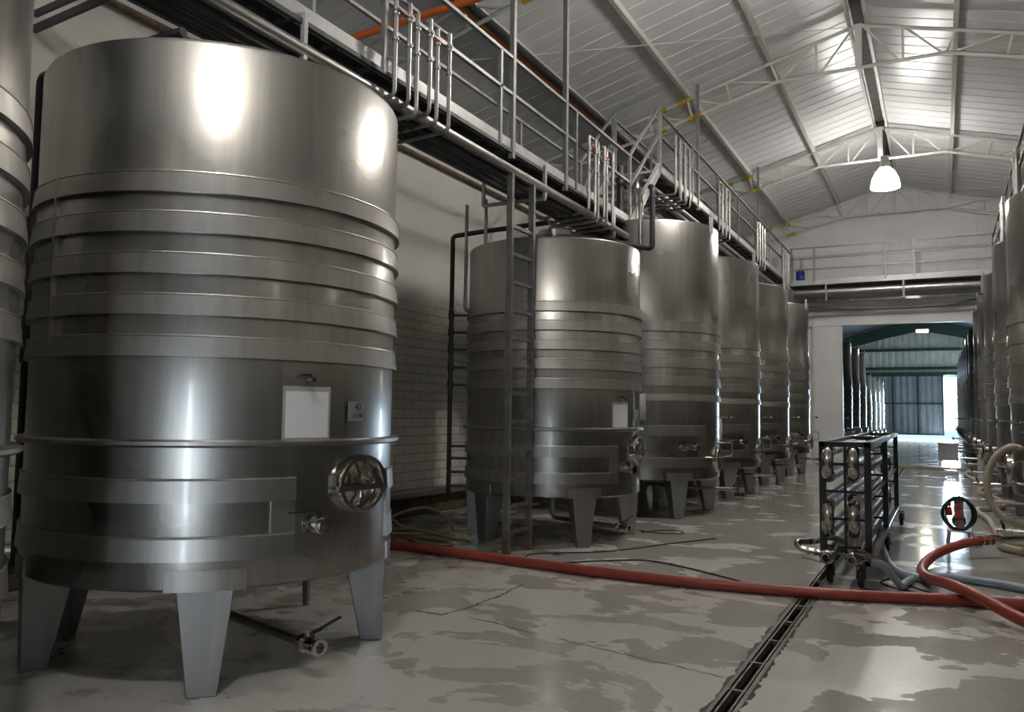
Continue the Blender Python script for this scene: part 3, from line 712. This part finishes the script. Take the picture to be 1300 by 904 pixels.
# wall fittings
tag(B().tube([(XL+.06,Y0,5.52),(XL+.06,YP,5.52)],.035,10).make('wall_conduit','rust'),'brownish pipe running high along the plastered left wall','pipe')
tag(B().tube([(XL+.10,Y0,5.78),(XL+.10,YP,5.78)],.055,10).make('wall_conduit','galv'),'pale pipe running high along the left wall above the brownish one','pipe')
tag(B().tube([(XL+.10,1,.36),(XL+.10,YP,.36)],.06,14).make('floor_pipe','galv'),'thick pale pipe running low along the foot of the brick wall','pipe')
tag(B().bar((-7.08,4.2,5.09),(-5.2,4.2,5.19),.03,.06).make('stay_bar','darkpipe',flat=True),'dark inclined stay bar at upper left, nearer the left edge','bar')
tag(B().bar((-7.08,4.2,4.95),(-5.2,4.2,5.07),.03,.07).make('stay_bar','darkpipe',flat=True),'dark inclined stay bar at upper left, nearer the tank rim','bar')
for x,m,l in ((-6.28,'darkpipe','outer black pipe of the run under the left roof slope'),(-6.08,'darkpipe','inner black pipe of the run under the left roof slope'),(-6.18,'orange','orange cable conduit running between the two black roof pipes')):
    tag(B().tube([(x,Y0,7.62 if m!='orange' else 7.58),(x,YP,7.62 if m!='orange' else 7.58)],.07 if m!='orange' else .025,10).make('roof_pipe',m),l,'pipe')
tag(B().tube([(-10.58,7.6,5.92),(-4.3,7.6,6.25)],.045,12).make('orange_conduit','orange'),'orange conduit slanting behind the nearest riser pipes','conduit')

# ------------------------------------------------------------------ sliding door + lintel + posts
d=B().box(-3.74,OX0,YP-.14,YP-.06,.02,4.62).make('door_1','whitepaint',flat=True,bevel=.01); d['kind']='structure'
b=B()
b.box(-3.78,1.10,YP-.12,YP-.0,4.63,4.95); struct('trim_3',b,'partition',flat=True)
b=B(); b.box(-3.95,1.2,YP-.2,YP-.02,4.93,4.99); b.box(-3.95,1.2,YP-.18,YP-.02,4.60,4.635); b.box(OX1-.02,OX1+.10,YP-.16,YP+.16,0,4.63); b.box(OX0-.03,OX0+.02,YP-.05,YP+.16,0,4.63)
b.box(-3.8,-3.74,YP-.14,YP,0,4.63)
struct('trim_4',b,'whitepaint',flat=True)
tag(B().tube(smoothpath([(-4.0,28.6,5.25),(-2,28.6,5.13),(0,28.6,5.13),(1.2,28.6,5.28)],8),.03,8).make('hanging_cable','greyplastic'),'pale cable sagging below the cross gallery duct','cable')
for x,z,l in ((-3.95,4.95,'small white bracket at the left end of the door track'),(.98,5.12,'small white bracket at the right end of the door track')):
    b=B(); b.add([(x-.08,YP-.001,z+.2),(x+.08,YP-.001,z+.2),(x+.03,YP-.001,z),(x-.03,YP-.001,z),(x-.08,YP-.15,z+.2),(x+.08,YP-.15,z+.2),(x+.03,YP-.08,z),(x-.03,YP-.08,z)],[(0,1,2,3),(7,6,5,4),(0,4,5,1),(1,5,6,2),(2,6,7,3),(3,7,4,0)])
    tag(b.make('track_bracket','whitepaint',flat=True),l,'bracket')

# ------------------------------------------------------------------ floor drain and cracks
t=thing('floor_drain','long narrow slot drain running down the middle of the wet floor','drain',((DX0+DX1)/2,10,0))
b=B(); w=(DX1-DX0)/2
b.add([(-w,-18,0),(-w,18,0),(-w,18,-.12),(-w,-18,-.12),(w,-18,0),(w,18,0),(w,18,-.12),(w,-18,-.12)],[(0,1,2,3),(4,7,6,5),(3,2,6,7),(0,3,7,4),(1,5,6,2)]); b.make('trough','drainin',t,flat=True)
for s in (-1,1):
    b=B(); b.box(s*w-.012,s*w+.012,-18,18,-.05,.004); b.make('edge_strip','drainsteel',t,flat=True)
    b=B(); b.box(s*.034-.006,s*.034+.006,-18,18,-.05,.0); b.make('inner_strip','drainsteel',t,flat=True)
b=B()
for k in range(60): b.box(-w,w,-17.7+k*.6,-17.67+k*.6,-.03,-.002)
b.make('spacer','drainsteel',t,flat=True)
def crack(pts,w,lab):
    P_=[]; pts=[Vector((x,y,0)) for x,y in pts]
    for a,c in zip(pts,pts[1:]):
        n=max(2,int((c-a).length/.05))
        for k in range(n): P_.append(a.lerp(c,k/n)+Vector((random.uniform(-.012,.012),random.uniform(-.012,.012),0)))
    P_.append(pts[-1]); b=B(); m=len(P_); up=[]; 
    for i,p in enumerate(P_):
        t_=(P_[min(i+1,m-1)]-P_[max(i-1,0)]).normalized(); nn=Vector((-t_.y,t_.x,0)); ww=w*(.25+random.random())*(.2 if i in (0,m-1) else 1)
        up+= [p+nn*ww+Vector((0,0,.0015)),p-nn*ww+Vector((0,0,.0015)),p+nn*ww*.9-Vector((0,0,.004)),p-nn*ww*.9-Vector((0,0,.004))]
    fs=[]
    for i in range(m-1): a=i*4; fs+=[(a,a+1,a+5,a+4),(a+1,a+3,a+7,a+5),(a,a+4,a+6,a+2)]
    b.add(up,fs); tag(b.make('floor_crack','crack',flat=True),lab,'crack')
crack([(DX0-.012,3.6+.3*k) for k in range(16)],.022,'ragged line of brown dirt along the left edge of the slot drain')
crack([(DX1+.012,3.6+.3*k) for k in range(16)],.020,'ragged line of brown dirt along the right edge of the slot drain')
crack([(-3.78,5.51),(-3.5,5.5),(-3.44,5.87),(-3.44,6.4),(-3.47,6.85)],.013,'dark forked floor crack between the near tank and the red hose')
crack([(-3.30,5.56),(-3.0,5.5),(-2.75,5.42),(-2.63,5.39)],.009,'dark crack segment in the middle of the pale floor')
crack([(-2.45,5.36),(-2.1,5.28),(-1.75,5.22),(-1.2,5.1)],.008,'thin floor crack running towards the slot drain')

# ------------------------------------------------------------------ hoses and cables
def hose(pts,r,mat,lab,name='hose',cat='hose',n=8,seg=14):
    o=B().tube(smoothpath(pts,n),r,seg).make(name,mat); return tag(o,lab,cat)
hose([(-6.6,7.9,.052),(-5.76,7.8,.052),(-4.5,7.67,.052),(-3.32,7.54,.052),(-2.26,7.50,.052),(-1.23,7.61,.052),(-.6,7.76,.052),(0,7.96,.052),(.58,8.08,.052),(1.6,8.3,.052),(2.6,8.5,.052)],.05,'redhose','long straight dark red hose lying across the whole floor','red_hose')
t=thing('red_hose','curved dark red hose looping in front of the pump, with a steel coupling','hose',(0,0,0))
B().tube(smoothpath([(1.5,6.2,.052),(.9,6.83,.052),(.52,7.28,.09),(.25,7.68,.15),(.03,8.15,.15),(-.12,8.65,.09),(-.20,9.15,.06),(-.19,9.65,.06),(-.11,10.1,.09),(.05,10.45,.14),(.24,10.72,.18),(.50,10.98,.20)],8),.05,14).make('hose_body','redhose',t)
for k in (0,.06,.12):
    p=Vector((.36+k*1.1,10.84+k*1.1,.195)); dd=Vector((.7,.7,.03)).normalized(); B().tube([p,p+dd*.022],.057,14).make('hose_clamp','polish',t)
b=B().tube([(.48,10.96,.2),(.56,11.04,.2),(.60,11.08,.2),(1.05,11.53,.2)],[.058,.058,.034,.034],14); b.make('steel_coupling','polish',t)
t=thing('blue_hose','grey blue hose running from the pipe trolley to the right edge','hose',(0,0,0))
B().tube(smoothpath([(-.73,11.3,.25),(-.66,10.6,.12),(-.54,9.75,.042),(-.44,9.25,.042),(-.33,9.0,.042),(-.2,8.95,.042),(0,9.1,.042),(.35,9.05,.042),(.64,8.9,.042),(1.5,8.4,.042),(2.5,7.8,.042)],8),.04,12).make('hose_body','bluehose',t)
hose([(-.58,8.02,.30),(-.48,8.05,.27),(-.40,8.2,.14),(-.36,8.38,.048),(-.33,8.6,.042),(-.28,8.83,.042)],.036,'bluehose','short grey blue hose drooping from the trolley outlet to the floor','blue_hose')
hose([(-1.13,8.46,.38),(-1.02,8.75,.39),(-.93,9.2,.30),(-.86,9.7,.14),(-.82,10.3,.042),(-.80,11.2,.035),(-.80,12.6,.035)],.032,'bluehose','thin grey blue hose leaving the left elbow and ending on the floor under the trolley','blue_hose')
hose([(-3.3,28.75,.042),(-1.14,28.67,.042),(-.36,28.38,.042),(.6,28.1,.042),(.72,27.2,.042),(.55,25.9,.042),(.72,23.5,.042),(.86,21.5,.042),(.68,19.9,.042),(.90,18.6,.042),(.98,17.2,.042),(.8,16.5,.042),(.55,16.2,.042),(.51,15.6,.042),(.61,14.58,.042),(.63,13.3,.042),(.66,12.4,.042),(.9,12.0,.042),(1.4,12.1,.042)],.04,'beige','long beige hose winding along the right row of tanks to the doorway','beige_hose')
hose([(.83,11.55,1.24),(.72,11.5,1.25),(.60,11.5,1.16),(.51,11.5,1.0),(.475,11.5,.80),(.51,11.5,.58),(.62,11.5,.42),(.76,11.55,.34),(.95,11.7,.27),(1.4,12.0,.2)],.042,'beige','beige hose forming a tall standing loop at the right edge','beige_hose')
hose([(.60,11.62,.048),(.72,11.42,.048),(.92,11.25,.048),(1.3,11.1,.048),(1.8,11.1,.048)],.046,'beige','thick beige hose on the floor below the steel coupling at right','beige_hose')
t=thing('tank_fitting','bent steel pipe fitting with valve joining the standing beige hose','fitting',(.83,11.55,0))
B().tube(bend([(0,0,1.24),(.06,0,1.25),(.09,0,1.14),(.16,.05,1.1),(.18,.1,.85),(.5,.6,.8)],.04),.022,10).make('bent_pipe','polish',t)
B().tube(bend([(.12,.0,.98),(.10,0,.7),(.16,.05,.45),(.5,.5,.44)],.04),.022,10).make('lower_pipe','polish',t)
B().lathe([(.02,-.04),(.045,-.04),(.045,.04),(.02,.04)],14,closedprof=True,c=(.1,0,.72)).make('coupling','polish',t)
hose([(-2.6,10.6,.008),(-2.99,9.86,.008),(-3.46,8.9,.008),(-4.07,8.35,.008),(-4.02,8.02,.008),(-3.68,7.93,.008),(-3.3,8.3,.008),(-2.9,8.6,.008),(-2.49,8.49,.008),(-2.0,8.2,.008),(-1.73,8.02,.008),(-1.5,7.85,.008),(-1.3,7.7,.008)],.008,'rubber','thin black cable snaking from under the ladder tank to the red hose','cable','cable')
hose([(-.2,8.35,.008),(-.42,8.5,.008),(-.55,8.7,.008),(-.45,8.95,.008),(-.25,8.6,.008),(-.1,8.4,.008),(-.15,8.2,.008),(-.4,8.25,.008),(-.7,8.3,.008)],.008,'rubber','thin black cable curled beside the grey blue hoses','cable','cable')
hose([(-3.6,10.6,.008),(-3.45,10.9,.008),(-3.2,11.0,.008),(-3.1,10.8,.008),(-3.35,10.65,.008),(-3.7,10.75,.008)],.007,'rubber','small curl of black wire beside the foot of the ladder tank','cable','cable')
# heap of old yellow hose by the wall
t=thing('hose_heap','tangled heap of old yellowish hose behind the near tank','hose',(-5.9,8.7,0))
for k,pts in enumerate([[(-.8,-.3,.02),(-.3,-.1,.02),(.2,-.1,.02),(.6,-.25,.02),(.7,-.45,.02),(.4,-.5,.02),(0,-.25,.02)],
    [(-.7,.2,.03),(-.2,.1,.06),(.3,.2,.03),(.7,.1,.02),(.5,-.1,.06),(-.1,0,.08),(-.6,.1,.03)],
    [(-.7,-.1,.02),(-.6,.2,.18),(-.3,.5,.30),(.0,.6,.2),(.2,.5,.03)],
    [(-.9,.4,.3),(-.5,.2,.12),(-.1,.1,.05),(.4,.0,.09),(.8,-.05,.03)],[(-.8,0,.02),(-.2,-.25,.06),(.3,.35,.03),(-.3,.45,.03),(-.7,.2,.02)]]):
    B().tube(smoothpath(pts,8),.02,10).make('hose_length','oldhose',t)

# ------------------------------------------------------------------ pipe trolley (tubular heat exchanger)
t=thing('pipe_trolley','black wheeled frame carrying two columns of steel tubes with bends','trolley',(-.825,8.4,0))
X0,X1,L_=-.20,.20,5.3; Z0,Z1=.24,1.355; s=.062
for y in (0,2.65,L_):
    for x in (X0,X1): B().box(x-s/2,x+s/2,y-s/2,y+s/2,.20,Z1).make('upright','black',t,bevel=.004)
    B().box(-.012,.012,y-.012,y+.012,.30,Z1-.02).make('centre_upright','black',t,flat=True)
    for z in (.36,.62,.88,1.14): B().box(X0,X1,y-.012,y+.012,z-.012,z+.012).make('cross_bar','black',t,flat=True)
    B().box(X0,X1,y-s/2,y+s/2,Z1-.05,Z1).make('top_cross_bar','black',t,bevel=.004)
for x in (X0,X1):
    for z in (.225,Z1-.025): B().box(x-s/2,x+s/2,-s/2,L_+s/2,z-.025,z+.025).make('side_rail','black',t,bevel=.004)
    B().box(x-.012,x+.012,0,L_,.80,.825).make('side_bar','black',t,flat=True)
rows=[1.262,1.02,.745,.495,.27]; xs=(-.15,.075); tr=.055
for x in xs:
    for z in rows: B().tube([(x,.02,z),(x,L_-.1,z)],tr,18).make('tube','pipe',t)
    for za,zb in ((rows[0],rows[1]),(rows[2],rows[3])):
        b=B(); n=10; ra=(za-zb)/2; zc=(za+zb)/2; pts=[(x,.06,za)]+[(x,.02-min(1,1)*ra*math.sin(PI*i/n)*.95,zc+ra*math.cos(PI*i/n)) for i in range(n+1)]+[(x,.06,zb)]
        b.tube(pts,.058,18).make('return_bend','polish',t)
        for z in (za,zb): B().lathe([(.05,0),(.064,0),(.064,.025),(.05,.025)],18,closedprof=True,c=(x,.04,z),axis='y').make('flange','polish',t)
    for za,zb in ((rows[1],rows[2]),(rows[3],rows[4])):
        n=10; ra=(za-zb)/2; zc=(za+zb)/2; pts=[(x,L_-.08,za)]+[(x,L_-.1+ra*math.sin(PI*i/n),zc+ra*math.cos(PI*i/n)) for i in range(n+1)]+[(x,L_-.12,zb)]
        B().tube(pts,.052,18).make('return_bend','polish',t)
    # open clamped outlet at the bottom
    o=B().lathe([(.034,-.20),(.044,-.20),(.05,-.19),(.05,-.15),(.042,-.14),(.066,-.13),(.07,-.10),(.066,-.08),(.046,-.07),(.05,.02),(.03,.02),(.03,-.1)],22,closedprof=True,c=(x-.01,0,.27),axis='y').make('outlet','polish',t)
    B().bar((x+.045,-.10,.32),(x+.10,-.12,.41),.018,.018).make('clamp_handle','polish',o)
o=B().tube(bend([(-.19,-.10,.30),(-.30,-.10,.31),(-.42,-.10,.33),(-.44,-.05,.38),(-.32,.05,.38)],.05),.03,12).make('branch_pipe','polish',t)
for x in (-.26,-.33): B().tube([(x-.012,-.10,.31),(x+.012,-.10,.31)],.041,12).make('clamp','polish',o)
B().bar((-.38,-.12,.25),(-.20,-.14,.22),.012,.012).make('lever','galv',o)
o=B().tube([(.09,-.11,.33),(.26,-.32,.32)],.028,12).make('branch_pipe','polish',t)
for f in (.55,.8): 
    p=Vector((.09,-.11,.33)).lerp(Vector((.26,-.32,.32)),f); q=Vector((.17,-.21,-.01)).normalized()*.022; B().tube([p,p+q],.042,12).make('clamp','polish',o)
for x,y in ((-.15,.05),(.13,-.02),(-.17,L_-.3),(.27,L_-.2),(.22,2.4)):
    w=B().lathe([(0,-.025),(.05,-.028),(.082,-.025),(.09,-.012),(.09,.012),(.082,.025),(.05,.028),(0,.025)],28,c=(x,y,.09),axis='x').make('wheel','rubber',t)
    b=B(); b.box(x-.04,x-.032,y-.02,y+.02,.08,.21); b.box(x+.032,x+.04,y-.02,y+.02,.08,.21); b.box(x-.04,x+.04,y-.035,y+.035,.19,.21); b.tube([(x-.045,y,.09),(x+.045,y,.09)],.01,8); b.make('fork','black',w,flat=True)

# ------------------------------------------------------------------ pump with coiled cable
t=thing('pump_unit','small pump with red sockets and a black cable coiled round it','pump',(.17,11.8,0))
for x in (-.13,.13):
    for y in (-.10,.25): B().tube([(x,y,0),(x*.8,y,.18)],.018,8).make('leg','galv',t)
B().box(-.14,.14,-.12,.28,.17,.19).make('base_plate','galv',t,bevel=.004)
B().lathe([(0,-.02),(.06,-.02),(.075,0),(.08,.02),(.08,.22),(.075,.25),(0,.26)],20,c=(0,0,.29),axis='y').make('motor','bluepaint',t)
B().lathe([(0,0),(.06,0),(.06,.06),(.03,.08),(0,.08)],18,c=(0,-.10,.27),axis='y').make('pump_head','polish',t)
bx=B().box(-.055,.055,-.03,.05,.33,.56).make('switch_box','greyplastic',t,bevel=.008)
B().lathe([(0,0),(.034,0),(.034,.04),(0,.045)],18,c=(0,-.07,.475),axis='y').make('red_socket','redplastic',bx)
B().lathe([(0,0),(.036,0),(.036,.03),(0,.035)],18,c=(0,-.06,.385),axis='y').make('red_socket','redplastic',bx)
B().lathe([(0,0),(.035,0),(.04,.03),(.028,.10),(0,.11)],16,c=(-.105,-.03,.37)).make('red_plug','redplastic',t)
B().lathe([(0,0),(.02,0),(.02,.06),(0,.06)],12,c=(-.1,-.03,.48)).make('red_plug','redplastic',t)
B().tube([(0,0,.55),(.01,0,.63)],.012,8).make('hanger','bluepaint',t)
b=B()
for k in range(9):
    rx=.158+.011*(k%3); rz=.182+.013*((k+1)%3); y=-.03-.010*k; cx=random.uniform(-.014,.014)
    b.tube([(cx+rx*math.cos(2*PI*i/40),y,.395+rz*math.sin(2*PI*i/40)) for i in range(40)],.0105,8,closed=True)
b.make('cable_coil','rubber',t)
B().lathe([(0,-.02),(.05,-.02),(.05,.02),(0,.02)],18,c=(.20,.2,.05),axis='x').make('wheel','rubber',t)
B().bar((.17,.2,.05),(.14,.2,.18),.015,.015).make('strut','galv',t)

# ------------------------------------------------------------------ stainless cart in the doorway
t=thing('steel_cart','small boxy stainless cart on castors in the bright doorway','cart',(.18,31.0,0))
b=B(); b.box(-.30,.30,-.25,.25,.17,.72); b.make('body','galv',t,bevel=.015)
b=B(); b.box(-.32,.32,-.27,.27,.71,.745); b.make('lid','galv',t,bevel=.008)
for x in (-.25,.25):
    for y in (-.2,.2): 
        w=B().lathe([(0,-.015),(.05,-.015),(.055,0),(.05,.015),(0,.015)],16,c=(x,y,.055),axis='x').make('castor','rubber',t); B().box(x-.02,x+.02,y-.02,y+.02,.09,.18).make('bracket','galv',w,flat=True)

# ------------------------------------------------------------------ daylight
w=bpy.data.worlds.new('sky'); SC.world=w; w.use_nodes=True; nt=w.node_tree; bg=nt.nodes['Background']
sky=nt.nodes.new('ShaderNodeTexSky'); sky.sky_type='HOSEK_WILKIE'; sky.turbidity=3; sky.sun_direction=(.4,.3,.86); nt.links.new(sky.outputs[0],bg.inputs[0])
bg.inputs[1].default_value=14.0
def sky_light(name,loc,rot,sx,sy,e,col):
    L=bpy.data.lights.new(name,'AREA'); L.shape='RECTANGLE'; L.size=sx; L.size_y=sy; L.energy=e; L.color=col
    o=bpy.data.objects.new(name,L); COL.objects.link(o); o.location=loc; o.rotation_euler=rot
sky_light('daylight_far_door',(.6,YF-.05,2.3),(R_(-90),0,0),.85,4.5,1500,(.62,.80,1))
sky_light('daylight_front_door',(3.62,Y0-.02,2.3),(R_(90),0,0),.5,4.5,260,(.80,.90,1))

# ------------------------------------------------------------------ camera
cd=bpy.data.cameras.new('camera'); cam=bpy.data.objects.new('camera',cd); COL.objects.link(cam); SC.camera=cam
f=1030.; W,H=1300,904
d=Vector((1195-W/2,530-H/2,f)).normalized(); h=Vector((1,.013,0)); Z=d.cross(h).normalized()
if Z.y>0: Z=-Z
X=d.cross(Z).normalized()
if X.x<0: X=-X
Rm=Matrix((X,d,Z))            # world <- camera(x right,y down,z forward)
c0=Rm@Vector((1,0,0)); c1=Rm@Vector((0,-1,0)); c2=Rm@Vector((0,0,-1))
cam.matrix_world=Matrix(((c0.x,c1.x,c2.x,0),(c0.y,c1.y,c2.y,0),(c0.z,c1.z,c2.z,1.6),(0,0,0,1)))
cd.sensor_width=36; cd.lens=f/W*36; cd.clip_start=.05; cd.clip_end=300
vs=SC.view_settings; vs.view_transform='Standard'; vs.look='None'; vs.gamma=1; vs.use_curve_mapping=False; vs.exposure=0.2
SC.cycles.max_bounces=8; SC.cycles.diffuse_bounces=4; SC.cycles.glossy_bounces=4; SC.cycles.sample_clamp_indirect=6; SC.cycles.use_denoising=True
